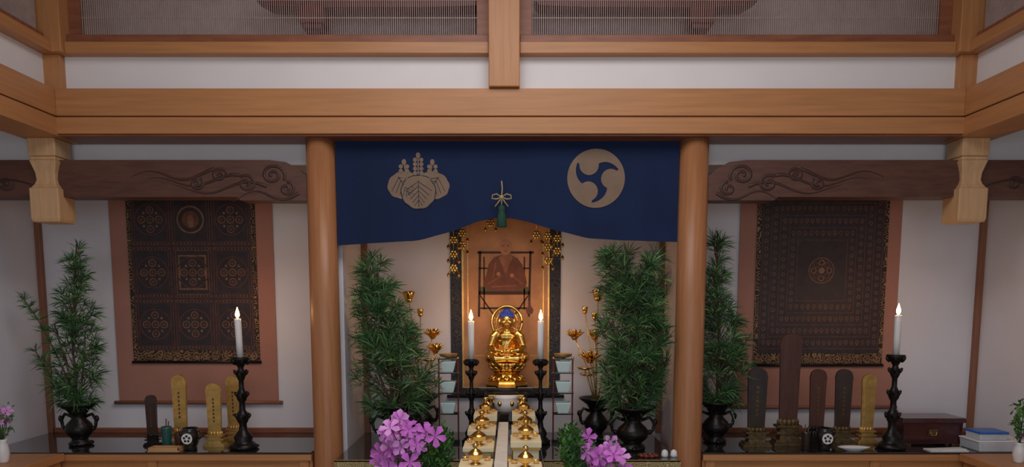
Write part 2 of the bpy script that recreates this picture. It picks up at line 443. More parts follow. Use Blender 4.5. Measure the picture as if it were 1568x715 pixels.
# tomoe crest: three comma shapes, heads near the centre, tails wrapping the rim
cx, cz, R = .507, 2.345, .174
for q in range(3):
    a0 = q*2*pi/3+pi/2+.5
    m.disc(cx+R*.51*cos(a0), cz+R*.51*sin(a0), R*.335, -.001, crest_m, 40)
    n = 44; vs = []
    for i in range(n+1):
        t = i/n; a = a0+.38-t*(pi*.98+.38)
        tt = max(0, (a0-a)/(pi*.98))
        wd = R*.80*(1-tt)**1.95 if a <= a0 else R*(.80-1.5*(a-a0))
        ro = R; ri = max(.01, ro-wd); ri = min(ri, ro-.0015)
        vs += [(cx+ro*cos(a), -.0012, cz+ro*sin(a)), (cx+ri*cos(a), -.0012, cz+ri*sin(a))]
    m.add(vs, [(2*i, 2*i+1, 2*i+3, 2*i+2) for i in range(n)], crest_m)
# wrap the printed crests onto the cloth
for i in range(base_n, len(m.v)):
    x, y, z = m.v[i]; m.v[i] = (x, cy(x, z)-.003+y, z)
m.obj('temple_curtain')
# bow & tassel
m = MB()
for s_ in (-1, 1):
    m.tube([(0, 0, 0), (s_*.03, -.01, .018), (s_*.055, 0, .012), (s_*.058, 0, -.008), (s_*.03, -.008, -.012), (0, 0, 0)], .0038, cord_m, 6)
    m.tube([(0, 0, 0), (s_*.02, 0, -.03), (s_*.04, 0, -.055)], .0035, cord_m, 6)
m.tube([(0, 0, .095), (.004, 0, .05), (0, 0, 0), (0, 0, -.05)], .004, cord_m, 6)
m.ell((0, -.004, 0), (.013, .010, .013), cord_m)
m.lathe([(.004, -.045), (.020, -.055), (.022, -.075), (.020, -.08), (.025, -.10), (.032, -.17), (.026, -.178)], (0, 0, 0), tassel_m, 20)
m.obj('curtain_bow_tassel', (-.062, 4.50, 2.225))

# ------------------------------------------------------------------ mandala scrolls
def mandala(kind, x0, x1, z0, mx0, mx1, mz0):
    w = x1-x0; xc = (x0+x1)/2
    m = MB(); yb = YB-.012
    m.bx(mx0, mx1, yb, yb+.006, mz0, 2.45, mount_m)
    m.tube([(mx0-.03, yb-.008, mz0), (mx1+.03, yb-.008, mz0)], .014, wood_trim, 12)
    m.bx(x0, x1, yb-.010, yb, z0, 2.44, broc_dark)
    m.tube([(x0-.01, yb-.012, z0), (x1+.01, yb-.012, z0)], .010, bronze, 10)
    y = yb-.012
    a0, a1 = x0+.028, x1-.028; b0 = z0+.085; b1 = b0+(a1-a0)*1.30
    m.rect(a0, a1, b0, 2.44, y, mand_bg)
    # roundels along the bottom border
    n = 13
    for i in range(n):
        xx = x0+.04+(w-.08)*i/(n-1)
        m.ring(xx, z0+.043, .018, .026, y-.001, mand_b, 16); m.disc(xx, z0+.043, .009, y-.001, mand_b, 8)
    y -= .001
    W = a1-a0; H = b1-b0
    if kind == 'grid':
        cw, ch = W/3, H/3
        for i in range(3):
            for j in range(3):
                X0, Z0 = a0+i*cw+.006, b0+j*ch+.006; X1, Z1 = X0+cw-.012, Z0+ch-.012
                c_, d_ = (X0+X1)/2, (Z0+Z1)/2
                m.rframe(X0, X1, Z0, Z1, .006, y, mand_a)
                m.rframe(X0+.018, X1-.018, Z0+.022, Z1-.022, .004, y, mand_b if (i, j) == (1, 1) else mand_a)
                if (i, j) == (1, 1): m.rframe(X0+.035, X1-.035, Z0+.055, Z1-.055, .012, y, mand_b)
                big = (i, j) == (1, 2)
                if big:
                    m.ring(c_, d_, .085, .097, y, mand_b); m.disc(c_, d_, .06, y, mand_a); m.ell((c_, y, d_-.01), (.028, .001, .045), mand_b, 10, 6)
                else:
                    m.ring(c_, d_, .105, .110, y, mand_a, 32)
                    for ox, oz in ((0, 0), (.062, 0), (-.062, 0), (0, .066), (0, -.066)):
                        m.ring(c_+ox, d_+oz, .021, .027, y, mand_b, 18); m.disc(c_+ox, d_+oz, .012, y-.0004, mand_a, 8)
                    for ox in (-.045, .045):
                        for oz in (-.045, .045): m.disc(c_+ox, d_+oz, .009, y, mand_b, 8)
                k = 11
                for q in range(k):
                    xx = X0+.014+(X1-X0-.028)*q/(k-1)
                    m.disc(xx, Z0+.014, .005, y-.0005, mand_b, 6); m.disc(xx, Z1-.014, .005, y-.0005, mand_b, 6)
    else:
        c_, d_ = (a0+a1)/2, b0+H*.52
        for k in range(5):
            rx, rz = W*.5-.008-k*.062, H*.5-.008-k*.085
            m.rframe(c_-rx, c_+rx, d_-rz, d_+rz, .004, y, mand_a)
            if k < 4:
                for zz in (d_-rz+.042, d_+rz-.042):
                    n = int(rx*2/.04)
                    for q in range(n):
                        xx = c_-rx+.03+(2*rx-.06)*q/(n-1)
                        m.ring(xx, zz+.006, .009, .0125, y, mand_b, 10); m.disc(xx, zz-.008, .009, y-.0005, mand_a, 8)
                for xx in (c_-rx+.03, c_+rx-.03):
                    n = int(rz*2/.052)
                    for q in range(1, n-1):
                        zz = d_-rz+.04+(2*rz-.08)*q/(n-1)
                        m.ring(xx, zz, .009, .0125, y, mand_b, 10)
        m.ring(c_, d_, .085, .090, y, mand_b, 32)
        for k in range(8):
            a = k*pi/4; m.ring(c_+.055*cos(a), d_+.055*sin(a), .014, .021, y-.0005, mand_a if k % 2 else mand_b, 14)
        m.disc(c_, d_, .022, y-.001, mand_b)
    # upper part
    z = b1+.01
    while z < 2.40:
        for q in range(16):
            m.disc(a0+.03+(W-.06)*q/15, z+.03, .010, y, mand_a, 8)
        z += .06
    m.obj('mandala_hanging_scroll')
mandala('grid', -2.70, -1.80, 1.177, -2.825, -1.68, .885)
mandala('rows', 1.72, 2.64, 1.155, 1.60, 2.735, .851)

# ------------------------------------------------------------------ portrait scroll
m = MB(); yb = YB-.012; x0, x1 = -.436, .343; xc = -.045
m.bx(x0, x1, yb, yb+.008, .93, 2.45, broc_blue)
m.tube([(x0-.03, yb-.006, .93), (x1+.03, yb-.006, .93)], .014, lacquer, 12)
m.rect(xc-.31, xc+.31, .99, 2.44, yb-.001, gold_m)
m.rect(xc-.298, xc+.298, 1.0, 2.43, yb-.002, paint_gold)
m.rframe(xc-.27, xc+.27, 1.22, 2.38, .006, yb-.003, gold_m)
y = yb-.004
# chair
for xx in (-.19, .165):
    m.line(xc+xx, 1.50, xc+xx+.01, 1.96, .016, y, paint_chair); m.line(xc+xx*.8, 1.55, xc+xx*.8, 1.92, .010, y, paint_chair)
m.line(xc-.20, 1.95, xc+.20, 1.95, .014, y, paint_chair); m.line(xc-.19, 1.84, xc+.17, 1.84, .010, y, paint_chair)
m.rect(xc-.19, xc+.17, 1.655, 1.68, y, paint_chair); m.rect(xc-.18, xc+.16, 1.68, 1.71, y, paint_green)
m.line(xc-.18, 1.56, xc+.16, 1.56, .012, y, paint_chair)
m.line(xc-.18, 1.65, xc-.09, 1.52, .010, y, paint_chair); m.line(xc+.16, 1.65, xc+.07, 1.52, .010, y, paint_chair)
y -= .001
robe = [(-.15, .0), (-.155, .05), (-.135, .10), (-.12, .17), (-.08, .215), (-.025, .235), (.03, .235), (.085, .21), (.12, .16), (.14, .09), (.15, .04), (.14, 0), (.07, -.02), (-.06, -.02)]
m.add([(xc+a, y, 1.70+b) for a, b in robe], [tuple(range(len(robe)))], paint_robe)
m.add([(xc+a, y-.001, 1.70+b) for a, b in [(-.05, .215), (0, .10), (.05, .215), (.03, .235), (-.02, .235)]], [(0, 1, 2, 3, 4)], paint_robe2)
for a, b, c, d in ((-.13, .03, -.02, .09), (.12, .03, .03, .10), (-.10, .01, .08, .02), (-.07, .18, -.09, .07)): m.line(xc+a, 1.70+b, xc+c, 1.70+d, .006, y-.0015, paint_robe2)
m.disc(xc, 1.985, .044, y-.002, paint_skin, 24, 1.2)
m.disc(xc-.05, 1.80, .014, y-.002, paint_skin, 12); m.disc(xc+.045, 1.79, .014, y-.002, paint_skin, 12)
for s_ in (-1, 1): m.line(xc+s_*.010, 1.995, xc+s_*.026, 1.997, .004, y-.003, paint_chair)
m.line(xc-.008, 1.962, xc+.008, 1.962, .004, y-.003, paint_chair)
# vase of water in the painting
m.add([(xc+.17+a, y, 1.52+b) for a, b in [(-.02, 0), (.02, 0), (.028, .03), (.01, .055), (.008, .09), (-.008, .09), (-.01, .055), (-.028, .03)]], [tuple(range(8))], paint_robe)
m.obj('portrait_hanging_scroll')

# ------------------------------------------------------------------ generic items
def candlestick(x, y, h, ch, lean=0, r=1.0, name='candlestick_with_candle'):
    m = MB(); z = h
    P = [(.085, 0), (.088, .02), (.070, .035), (.052, .05), (.060, .075), (.048, .095), (.028, .12), (.022, .16), (.034, .18), (.042, .205), (.034, .23), (.020, .25),
         (.018, .30), (.030, .32), (.036, .345), (.026, .37), (.016, .39), (.016, .44), (.026, .46), (.034, .485), (.022, .505), (.016, .52), (.030, .545), (.052, .565), (.058, .58), (.055, .588), (.02, .588)]
    k = h/.588
    m.lathe([(a*r, b*k) for a, b in P], (0, 0, 0), bronze, 28)
    # leaf collars
    for zz, rr in ((.21, .040), (.35, .034), (.49, .034), (.56, .050)):
        for q in range(6):
            a = q*pi/3
            R_ = Matrix.Rotation(a, 3, 'Z') @ Matrix.Rotation(.6, 3, 'Y')
            m.ell((rr*cos(a)*r, rr*sin(a)*r, zz*k), (.012, .012, .022), bronze, 8, 5, R=R_)
    for q in range(3):
        a = q*2*pi/3+.5
        m.ell((.075*cos(a)*r, .075*sin(a)*r, .013), (.022, .022, .012), bronze, 8, 5)
    m.tube([(0, 0, h), (0, 0, h+.03)], [.012, .004], bronze, 8)
    m.lathe([(.020, 0), (.0205, ch*.5), (.021, ch-.004), (.018, ch)], (0, 0, h+.001), candle_m, 20, M=Matrix.Translation((-lean*h, 0, 0)) @ Matrix.Shear('XY', 4, (lean, 0)) if lean else None)
    t = lean*ch
    m.tube([(t, 0, h+ch), (t, 0, h+ch+.010)], .002, ink, 6)
    m.lathe([(.001, 0), (.010, .010), (.0135, .022), (.0115, .036), (.006, .052), (.001, .070)], (t, 0, h+ch+.003), flame_m, 12)
    m.obj(name, (x, y, AZ))
    L = bpy.data.lights.new('candle_light', 'POINT'); L.energy = 2.0; L.color = (1, .52, .22); L.shadow_soft_size = .012
    o = bpy.data.objects.new('candle_light', L); COL.objects.link(o); o.location = (x+t, y, AZ+h+ch+.092)
candlestick(-1.727, 4.68, .588, .245, lean=-.03)
candlestick(2.44, 4.68, .605, .25)
candlestick(-.268, 4.84, .565, .25, r=.75)
candlestick(.188, 4.84, .565, .25, r=.75)

def ihai(x, y, h, w, board, base, style=0):
    m = MB(); bh = h*.26
    bw = w*1.5
    # layered base
    m.box((0, 0, bh*.06), (bw, bw*.55, bh*.12), base); m.box((0, 0, bh*.17), (bw*.88, bw*.48, bh*.10), base)
    m.box((0, 0, bh*.31), (bw*.62, bw*.36, bh*.20), base, taper=.9); m.box((0, 0, bh*.45), (bw*.84, bw*.45, bh*.09), base)
    m.box((0, 0, bh*.56), (bw*.6, bw*.34, bh*.14), base); m.box((0, 0, bh*.67), (bw*.8, bw*.42, bh*.08), base)
    # lotus cup
    for q in range(12):
        a = q*pi/6
        m.ell((bw*.28*cos(a), bw*.15*sin(a), bh*.80), (bw*.09, bw*.05, bh*.13), base, 8, 5)
    m.box((0, 0, bh*.80), (bw*.5, bw*.28, bh*.2), base)
    # board with a rounded head and stepped shoulders
    z0 = bh*.9; H = h-z0; a = w/2
    out = [(-a*.86, z0), (a*.86, z0), (a, z0+H*.80), (a*1.04, z0+H*.83), (a*1.04, z0+H*.86)]
    for k in range(9):
        t = pi*k/8; out.append((a*.98*cos(t), z0+H-a*.8+a*.8*sin(t)))
    out += [(-a*1.04, z0+H*.86), (-a*1.04, z0+H*.83), (-a, z0+H*.80)]
    m.prism(out, -.011, .011, board)
    ins = [(x_*.72, z0+(z_-z0)*.97) for x_, z_ in out]
    m.prism(ins, -.013, -.010, board)
    ic = bronze_g
    if style:
        for k in range(7): m.box((0, -.0135, z0+H*(.22+.075*k)), (w*.12, .001, H*.045), ic)
    m.obj('memorial_tablet', (x, y, AZ), bevel=.0015)
ihai(-2.36, 4.78, .335, .07, ihai_dk, bronze, 1)
ihai(-2.18, 4.80, .465, .092, gold_m, gold_m, 1)
ihai(-1.94, 4.76, .415, .095, gold_m, gold_m, 1)
ihai(-1.885, 4.95, .445, .09, gold_m, gold_m, 1)
ihai(1.60, 4.78, .515, .125, ihai_dk, bronze_g, 1)
ihai(1.815, 4.80, .735, .135, ihai_br, bronze_g, 0)
ihai(2.02, 4.84, .50, .105, ihai_br, bronze, 1)
ihai(2.19, 4.84, .50, .11, ihai_dk, bronze_g, 1)
ihai(2.365, 4.86, .465, .09, gold_m, gold_m, 0)

def crest_pot(x, y):
    m = MB()
    m.lathe([(.035, 0), (.04, .008), (.036, .02), (.05, .05), (.056, .085), (.05, .12), (.044, .13), (.05, .14), (.046, .142), (.04, .12)], (0, 0, 0), lacquer, 28)
    # white roundel with petals
    m.lathe([(.034, 0), (.034, .004)], (0, 0, 0), white_cer, 20, False, M=Matrix.Translation((0, -.052, .08)) @ Matrix.Rotation(pi/2, 4, 'X'))
    for q in range(5):
        a = q*2*pi/5+pi/2
        m.ell((.017*cos(a), -.058, .08+.017*sin(a)), (.008, .0015, .008), ink, 8, 5)
    for s_ in (-1, 1): m.tube([(s_*.045, 0, .12), (s_*.07, 0, .115), (s_*.07, 0, .08), (s_*.053, 0, .07)], .005, lacquer, 6)
    m.obj('crested_incense_pot', (x, y, AZ))
crest_pot(-2.05, 4.64); crest_pot(1.99, 4.64)

def cup(x, y, mt, r, h):
    m = MB(); m.lathe([(r*.8, 0), (r*.85, .004), (r, h*.9), (r, h), (r*.9, h), (r*.75, h*.2)], (0, 0, 0), mt, 24)
    m.tube([(r*.2, 0, h*.3), (r*.5, 0, h*1.25)], .004, bark, 6); m.tube([(-r*.2, 0, h*.3), (-r*.1, .01, h*1.35)], .004, bark, 6)
    m.obj('incense_stick_cup', (x, y, AZ))
cup(-2.23, 4.70, teal, .032, .14); cup(1.875, 4.64, ihai_dk, .03, .12)
cup(-2.15, 4.70, ihai_br, .028, .10)
m = MB(); m.box((0, 0, .005), (.20, .09, .010), tray_m)
for a, b, c, d in ((0, .04, .20, .01), (0, -.04, .20, .01)): m.box((a, b, .018), (c, d, .018), tray_m)
for a in (-.095, .095): m.box((a, 0, .018), (.01, .09, .018), tray_m)
m.obj('small_wooden_tray', (-2.19, 4.60, AZ), bevel=.002)
m = MB(); m.lathe([(.05, 0), (.055, .004), (.10, .022), (.104, .026), (.09, .02), (.04, .008)], (0, 0, 0), white_cer, 28, sy=.5)
m.obj('white_oval_dish', (2.17, 4.612, AZ))

# red lacquer box
m = MB(); m.box((0, 0, .08), (.37, .20, .14), redbox_m, taper=1.06); m.box((0, 0, .168), (.42, .24, .03), redbox_m, taper=.97)
for a in (-.16, .16):
    for b in (-.08, .08): m.box((a, b, .006), (.05, .04, .012), bronze_g)
m.box((0, -.108, .09), (.06, .006, .04), bronze_g); m.tube([(-.02, -.115, .09), (-.015, -.117, .07), (.015, -.117, .07), (.02, -.115, .09)], .003, gold, 6)
m.obj('red_lacquer_box', (2.76, 4.88, AZ), bevel=.004)
# plastic containers
m = MB(); m.box((0, 0, .030), (.30, .20, .06), clear_p, taper=1.06); m.box((0, 0, .065), (.33, .215, .010), white_cer)
m.box((-.05, 0, .090), (.17, .15, .040), clear_p, taper=1.05); m.box((-.05, 0, .116), (.185, .165, .016), blue_p)
m.obj('plastic_food_container', (3.09, 4.665, AZ), bevel=.005)
m = MB(); m.box((0, 0, .003), (.24, .09, .006), paper); m.box((.02, .0, .008), (.20, .07, .005), paper, M=Matrix.Rotation(.15, 4, 'Z')); m.obj('paper_slips', (2.76, 4.62, AZ))

# bronze vase with ears; foliage ------------------------------------------------
def vase_into(m, h, r, mt):
    P = [(.52, 0), (.56, .06), (.42, .10), (.38, .16), (.62, .28), (.70, .38), (.60, .50), (.36, .62), (.34, .70), (.55, .84), (.92, .95), (1.0, 1.0), (.9, .99), (.4, .86)]
    m.lathe([(a*r, b*h) for a, b in P], (0, 0, 0), mt, 32)
    for s_ in (-1, 1):
        m.tube([(s_*r*.36, 0, h*.68), (s_*r*.72, 0, h*.74), (s_*r*.92, 0, h*.60), (s_*r*.86, 0, h*.44), (s_*r*.66, 0, h*.40)], [.012, .010, .012, .010, .012], mt, 8)
        m.ell((s_*r*.95, 0, h*.63), (.016, .014, .022), mt, 8, 5); m.ell((s_*r*.72, 0, h*.40), (.02, .016, .016), mt, 8, 5)
    for q in range(3):
        a = q*2*pi/3-pi/2; m.ell((.5*r*cos(a), .5*r*sin(a), .014), (.02, .02, .014), mt, 8, 5)

def whorl(m, c, d, L, n, rnd, lo, hi):
    d = Vector(d).normalized(); up = Vector((0, 0, 1)) if abs(d.z) < .9 else Vector((1, 0, 0))
    a = d.cross(up).normalized(); b = d.cross(a)
    c = Vector(c)
    for k in range(n):
        t = 2*pi*k/n+rnd.random()*.5; th = rnd.uniform(.40, 1.40)
        dr = (a*cos(t)+b*sin(t))*sin(th)+d*cos(th)
        l = L*rnd.uniform(.75, 1.15); side = dr.cross(Vector((rnd.uniform(-1, 1), rnd.uniform(-1, 1), rnd.uniform(-1, 1)))).normalized()*.0022
        mid = c+dr*l*.55+Vector((0, 0, .002)); tip = c+dr*l+Vector((0, 0, -.004-.018*rnd.random()))
        if not (lo[0] < tip.x < hi[0] and lo[1] < tip.y < hi[1]): continue
        q = rnd.random(); mt = needle1 if q < .42 else (needle2 if q < .80 else needle3)
        m.add([c-side*.6, c+side*.6, mid+side, tip, mid-side], [(0, 1, 2, 3, 4)], mt)

def pine(x, y, vh, vr, env, N, stems, seed, L=.10, ydep=.75, extra=(), lim=(-9, 9), ymax=YB-.03):
    """env: (z above shelf, centre dx, half width); lim / ymax: world range free of pillars, walls and neighbours"""
    rnd = random.Random(seed); m = MB(); vase_into(m, vh, vr, bronze)
    lo = (lim[0]-x, -9); hi = (lim[1]-x, ymax-y)
    z0, z1 = env[0][0], env[-1][0]
    def e(z):
        for (a, ca, wa), (b, cb, wb) in zip(env, env[1:]):
            if z <= b:
                t = (z-a)/(b-a); return ca+(cb-ca)*t, wa+(wb-wa)*t
        return env[-1][1], env[-1][2]
    for st in stems:
        pts = [(0, 0, vh*.8)]+[(dx, dy, z) for dx, dy, z in st]
        m.tube(pts, [.009*(1-.7*i/len(pts)) for i in range(len(pts))], bark, 6)
    i = 0
    wmax = max(w for _, _, w in env)
    while i < N:
        z = rnd.uniform(z0, z1); c, w = e(z)
        if rnd.random() > (w/wmax)**.8+.18: continue
        a = rnd.uniform(0, 2*pi); rr = w*sqrt(rnd.uniform(.05, 1.15))
        px, py = c+rr*cos(a), rr*sin(a)*ydep
        i += 1
        if not (lo[0]+.01 < px < hi[0]-.01 and py < hi[1]-.02): continue
        f = rr/max(w, .01)
        d = Vector((cos(a)*1.0*f, sin(a)*.8*f, 1))
        if z < z0+.15: d.z = .35
        cs, _ = e(max(z0, z-.12))
        m.tube([(cs*.8, 0, max(z-.13, vh)), ((cs+px)/2, py*.4, z-.07), (px, py, z)], .0028, bark, 4)
        whorl(m, (px, py, z), d, L*rnd.uniform(.85, 1.15), 24, rnd, lo, hi)
        whorl(m, (px-d.x*.03, py-d.y*.03, z-.045), d, L*.9, 12, rnd, lo, hi)
    for st in extra:
        pts = [Vector(p) for p in st]
        m.tube(pts, [.006*(1-.6*k/len(pts)) for k in range(len(pts))], bark, 5)
        for k in range(1, len(pts)):
            for q in range(3):
                p = pts[k-1].lerp(pts[k], (q+1)/3); d = pts[k]-pts[k-1]; d.normalize()
                whorl(m, p, d+Vector((0, 0, .5)), L*.85, 22, rnd, lo, hi)
    m.obj('umbrella_pine_in_bronze_vase', (x, y, AZ))

pine(-2.85, 4.80, .28, .125, [(.27, 0, .10), (.40, -.02, .17), (.65, -.01, .16), (.85, .01, .11), (1.05, .04, .06), (1.30, .06, .03)], 78,
     [[(-.01, 0, .7), (.06, 0, 1.31)], [(-.05, 0, .5), (-.12, 0, .8)], [(.05, 0, .5), (.08, 0, .75)]], 1, L=.095, lim=(-3.30, -2.4),
     extra=[[(-.02, 0, .35), (-.12, 0, .6), (-.22, 0, .82), (-.30, 0, .95)], [(-.02, 0, .3), (-.15, -.02, .45), (-.24, -.02, .62)]])
pine(-.75, 4.66, .29, .155, [(.27, .02, .18), (.42, .02, .24), (.60, .0, .23), (.80, -.04, .16), (1.0, -.10, .11), (1.24, -.13, .05)], 135,
     [[(-.06, 0, .7), (-.13, 0, 1.25)], [(.06, 0, .5), (.14, 0, .75)], [(-.1, 0, .5), (-.15, 0, .8)]], 2, L=.115, lim=(-1.04, -.42), ymax=4.88)
pine(.77, 4.65, .28, .15, [(.27, 0, .13), (.40, .0, .18), (.62, .0, .22), (.85, .0, .21), (1.05, -.01, .18), (1.24, -.04, .17)], 185,
     [[(.0, 0, .7), (-.10, 0, 1.22)], [(.06, 0, .5), (.12, 0, 1.1)], [(-.08, 0, .5), (-.15, 0, .9)]], 3, L=.115, lim=(.48, 1.00), ymax=4.84)
pine(1.37, 4.90, .28, .13, [(.27, .0, .12), (.45, .03, .17), (.65, .02, .17), (.85, -.01, .11), (1.1, -.03, .06), (1.38, -.03, .03)], 92,
     [[(0, 0, .7), (-.03, 0, 1.4)], [(.06, 0, .5), (.12, 0, .8)]], 4, L=.105, lim=(1.155, 1.75),
     extra=[[(0, 0, .35), (.13, .04, .55), (.20, .04, .68)]])

# gilded lotus bouquet
def lotus_flower(m, c, r, openn=.8):
    c = Vector(c)
    m.lathe([(r*.25, -r*.3), (r*.45, 0), (r*.4, r*.35), (.001, r*.4)], c, gold, 12)
    for ring_, nn, tl in ((0, 8, openn), (1, 6, openn*.5)):
        for q in range(nn):
            a = q*2*pi/nn+ring_*.4
            R_ = Matrix.Rotation(a, 3, 'Z') @ Matrix.Rotation(tl, 3, 'Y')
            off = R_ @ Vector((0, 0, r*.55))
            m.ell(c+Vector((r*.3*cos(a), r*.3*sin(a), 0))+off, (r*.10, r*.30, r*.55), gold, 8, 6, R=R_)
def lotus_bouquet(x, y, flowers, vh=.29, vr=.12):
    m = MB(); vase_into(m, vh, vr, bronze)
    for dx, dy, z, r, op in flowers:
        m.tube([(0, 0, vh*.8), (dx*.3, dy*.3, vh+.4*(z-vh)), (dx, dy, z)], .004, gold_m, 6)
        lotus_flower(m, (dx, dy, z), r, op)
    for k in range(4):
        a = k*pi/2+.6; z = .38+.05*k
        m.tube([(0, 0, vh*.8), (.10*cos(a), .06*sin(a), z)], .004, gold_m, 6)
        m.lathe([(.005, 0), (.04, .006), (.058, .02), (.05, .018), (.01, .008)], (.10*cos(a), .06*sin(a), z), gold, 14)
    m.obj('gilded_lotus_bouquet', (x, y, AZ))
lotus_bouquet(.575, 5.00, [(.0, -.04, .96, .060, .35), (-.085, -.02, .87, .036, .2), (-.15, 0, .70, .056, .9), (-.02, -.04, .70, .052, .5), (-.05, -.05, .55, .068, 1.0), (-.02, -.04, .83, .036, .3)])
lotus_bouquet(-.63, 5.11, [(-.08, 0, .95, .060, .35), (.0, -.02, .85, .040, .2), (.08, 0, .70, .056, .9), (.10, -.02, .60, .055, .8), (-.05, 0, .62, .045, .5), (-.06, .0, .75, .045, .5)])

# three-tier cup stands
def tier_stand(x, y):
    m = MB()
    for s_ in (-1, 1):
        m.tube([(s_*.064, 0, 0), (s_*.064, 0, .56)], .005, wood_red, 8)
        m.ell((s_*.064, 0, .566), .010, gold, 8, 6)
    m.box((0, 0, .012), (.15, .09, .024), lacquer)
    for z in (.195, .335, .470):
        m.box((0, 0, z), (.14, .08, .008), lacquer)
        m.lathe([(.045, .004), (.050, .012), (.070, .072), (.070, .078), (.064, .078), (.04, .02)], (0, -.0, z), celadon, 4, False, rot=pi/4)
    m.lathe([(.01, 0), (.055, .012), (.062, .03), (.05, .028), (.01, .01)], (0, 0, .567), gold_m, 16)
    m.box((0, 0, .562), (.13, .05, .010), lacquer)
    m.obj('tiered_offering_cup_stand', (x, y, AZ), bevel=.001)
tier_stand(-.424, 4.90); tier_stand(.340, 4.90)

# statue table
m = MB()
m.box((0, 0, .355), (.37, .26, .025), lacquer); m.box((0, 0, .325), (.30, .22, .035), lacquer)
for a in (-.115, .115):
    for b in (-.09, .09):
        m.tube([(a, b, .33), (a*1.12, b*1.1, .25), (a*.98, b, .10), (a*1.12, b*1.1, .0)], [.022, .020, .014, .020], lacquer, 8)
m.box((0, 0, .03), (.26, .20, .02), lacquer)
m.box((0, -.112, .30), (.24, .008, .03), gold_m)
m.obj('black_lacquer_statue_table', (-.04, 5.05, AZ+.001), bevel=.004)
# white incense burner in front
m = MB()
m.box((0, 0, .11), (.11, .09, .22), lacquer)
m.lathe([(.055, .22), (.06, .225), (.075, .25), (.082, .285), (.075, .31), (.08, .318), (.07, .318), (.06, .29)], (0, 0, 0), white_cer, 28)
for q in range(6):
    a = q*pi/3; m.ell((.079*cos(a), .079*sin(a), .28), (.016, .016, .018), gold, 8, 6)
for s_ in (-1, 1): m.tube([(s_*.075, 0, .30), (s_*.105, 0, .31), (s_*.10, 0, .27), (s_*.075, 0, .26)], .005, gold, 6)
m.obj('ceramic_incense_burner', (-.04, 4.83, AZ))

# ------------------------------------------------------------------ statue
root = bpy.data.objects.new('golden_buddha_statue', None); COL.objects.link(root); root.location = (-.035, 5.04, AZ+.3686)
m = MB()   # pedestal
m.lathe([(.150, 0), (.155, .012), (.14, .022), (.135, .034), (.142, .042), (.125, .05), (.09, .062), (.08, .08), (.095, .09), (.10, .098)], (0, 0, 0), gold, 8, False, rot=pi/8)
m.lathe([(.06, .09), (.10, .105), (.128, .135), (.132, .155), (.12, .16)], (0, 0, 0), gold, 32)
for row, (n, rr, zz, tl, L) in enumerate(((14, .105, .115, .95, .034), (14, .120, .137, .55, .030), (12, .105, .062, 2.1, .030))):
    for q in range(n):
        a = 2*pi*(q+.5*row)/n
        R_ = Matrix.Rotation(a, 3, 'Z') @ Matrix.Rotation(tl, 3, 'Y')
        m.ell((rr*cos(a), rr*sin(a), zz), (.008, .024, L), gold, 8, 6, R=R_)
m.obj('lotus_pedestal', parent=root)
Z0 = .160
m = MB()
g = gold
for s_ in (-1, 1):
    m.tube([(s_*.03, .01, Z0+.035), (s_*.12, -.035, Z0+.035), (s_*.075, -.085, Z0+.028), (-s_*.03, -.085, Z0+.03)], [.045, .040, .028, .018], g, 12)
    m.ell((s_*.118, -.035, Z0+.032), (.032, .038, .030), g)
    m.tube([(s_*.062, .01, Z0+.205), (s_*.09, .008, Z0+.175), (s_*.108, -.005, Z0+.105), (s_*.070, -.06, Z0+.080), (s_*.025, -.082, Z0+.078)], [.026, .032, .029, .022, .013], g, 12)
    m.ell((s_*.098, -.015, Z0+.075), (.026, .038, .040), g)       # sleeve drape
    m.ell((s_*.075, -.04, Z0+.055), (.03, .04, .02), g)
    m.ell((s_*.018, -.085, Z0+.076), (.024, .016, .009), g)       # hands in the lap
    for k in range(4): m.tube([(s_*.010, -.098+.006*k, Z0+.080), (-s_*.022, -.100+.006*k, Z0+.083)], .0042, g, 6)
    m.tube([(s_*.024, -.088, Z0+.084), (s_*.008, -.092, Z0+.100), (0, -.092, Z0+.102)], .0045, g, 6)
    m.ell((s_*.050, .004, .285+Z0-.01), (.008, .012, .030), g)     # ears
    m.ell((s_*.017, -.040, Z0+.297), (.013, .006, .005), g)       # brow
    m.ell((s_*.021, -.036, Z0+.272), (.015, .011, .014), g)       # cheek
m.ell((0, .01, Z0+.055), (.09, .065, .06), g)
m.ell((0, .012, Z0+.12), (.068, .048, .09), g); m.ell((0, .008, Z0+.17), (.075, .046, .05), g)
m.tube([(0, .008, Z0+.20), (0, .006, Z0+.255)], [.034, .028], g, 12)
m.ell((0, 0, Z0+.285), (.046, .046, .056), g, 16, 12); m.ell((0, -.030, Z0+.246), (.020, .015, .013), g)
m.tube([(0, -.042, Z0+.295), (0, -.050, Z0+.280), (0, -.053, Z0+.272)], [.004, .006, .008], g, 8)
m.ell((0, -.043, Z0+.256), (.013, .006, .004), g)
# robe folds
for k in range(5):
    o = k*.016
    m.tube([(.07-o*.3, -.012, Z0+.20-o), (.035-o*.4, -.045, Z0+.165-o), (-.01-o*.3, -.048, Z0+.125-o*.9), (-.055, -.035, Z0+.095-o*.6)], .0045, g, 6)
for k in range(4): m.tube([(-.10+.01*k, -.06, Z0+.052-.009*k), (0, -.105+.001*k, Z0+.046-.011*k), (.10-.01*k, -.06, Z0+.052-.009*k)], .004, g, 6)
m.obj('body', parent=root, remesh=.0032)
m = MB()
m.ell((0, .008, Z0+.312), (.050, .048, .038), hair_m, 16, 10); m.ell((0, .010, Z0+.348), (.026, .026, .02), hair_m)
rnd = random.Random(5)
for k in range(150):
    ph = math.asin(rnd.uniform(.0, 1)); a = rnd.uniform(0, 2*pi)
    m.ell((.050*cos(ph)*cos(a), .008+.048*cos(ph)*sin(a), Z0+.312+.038*sin(ph)), .0054, hair_m, 6, 4)
m.obj('hair', parent=root)
m = MB()
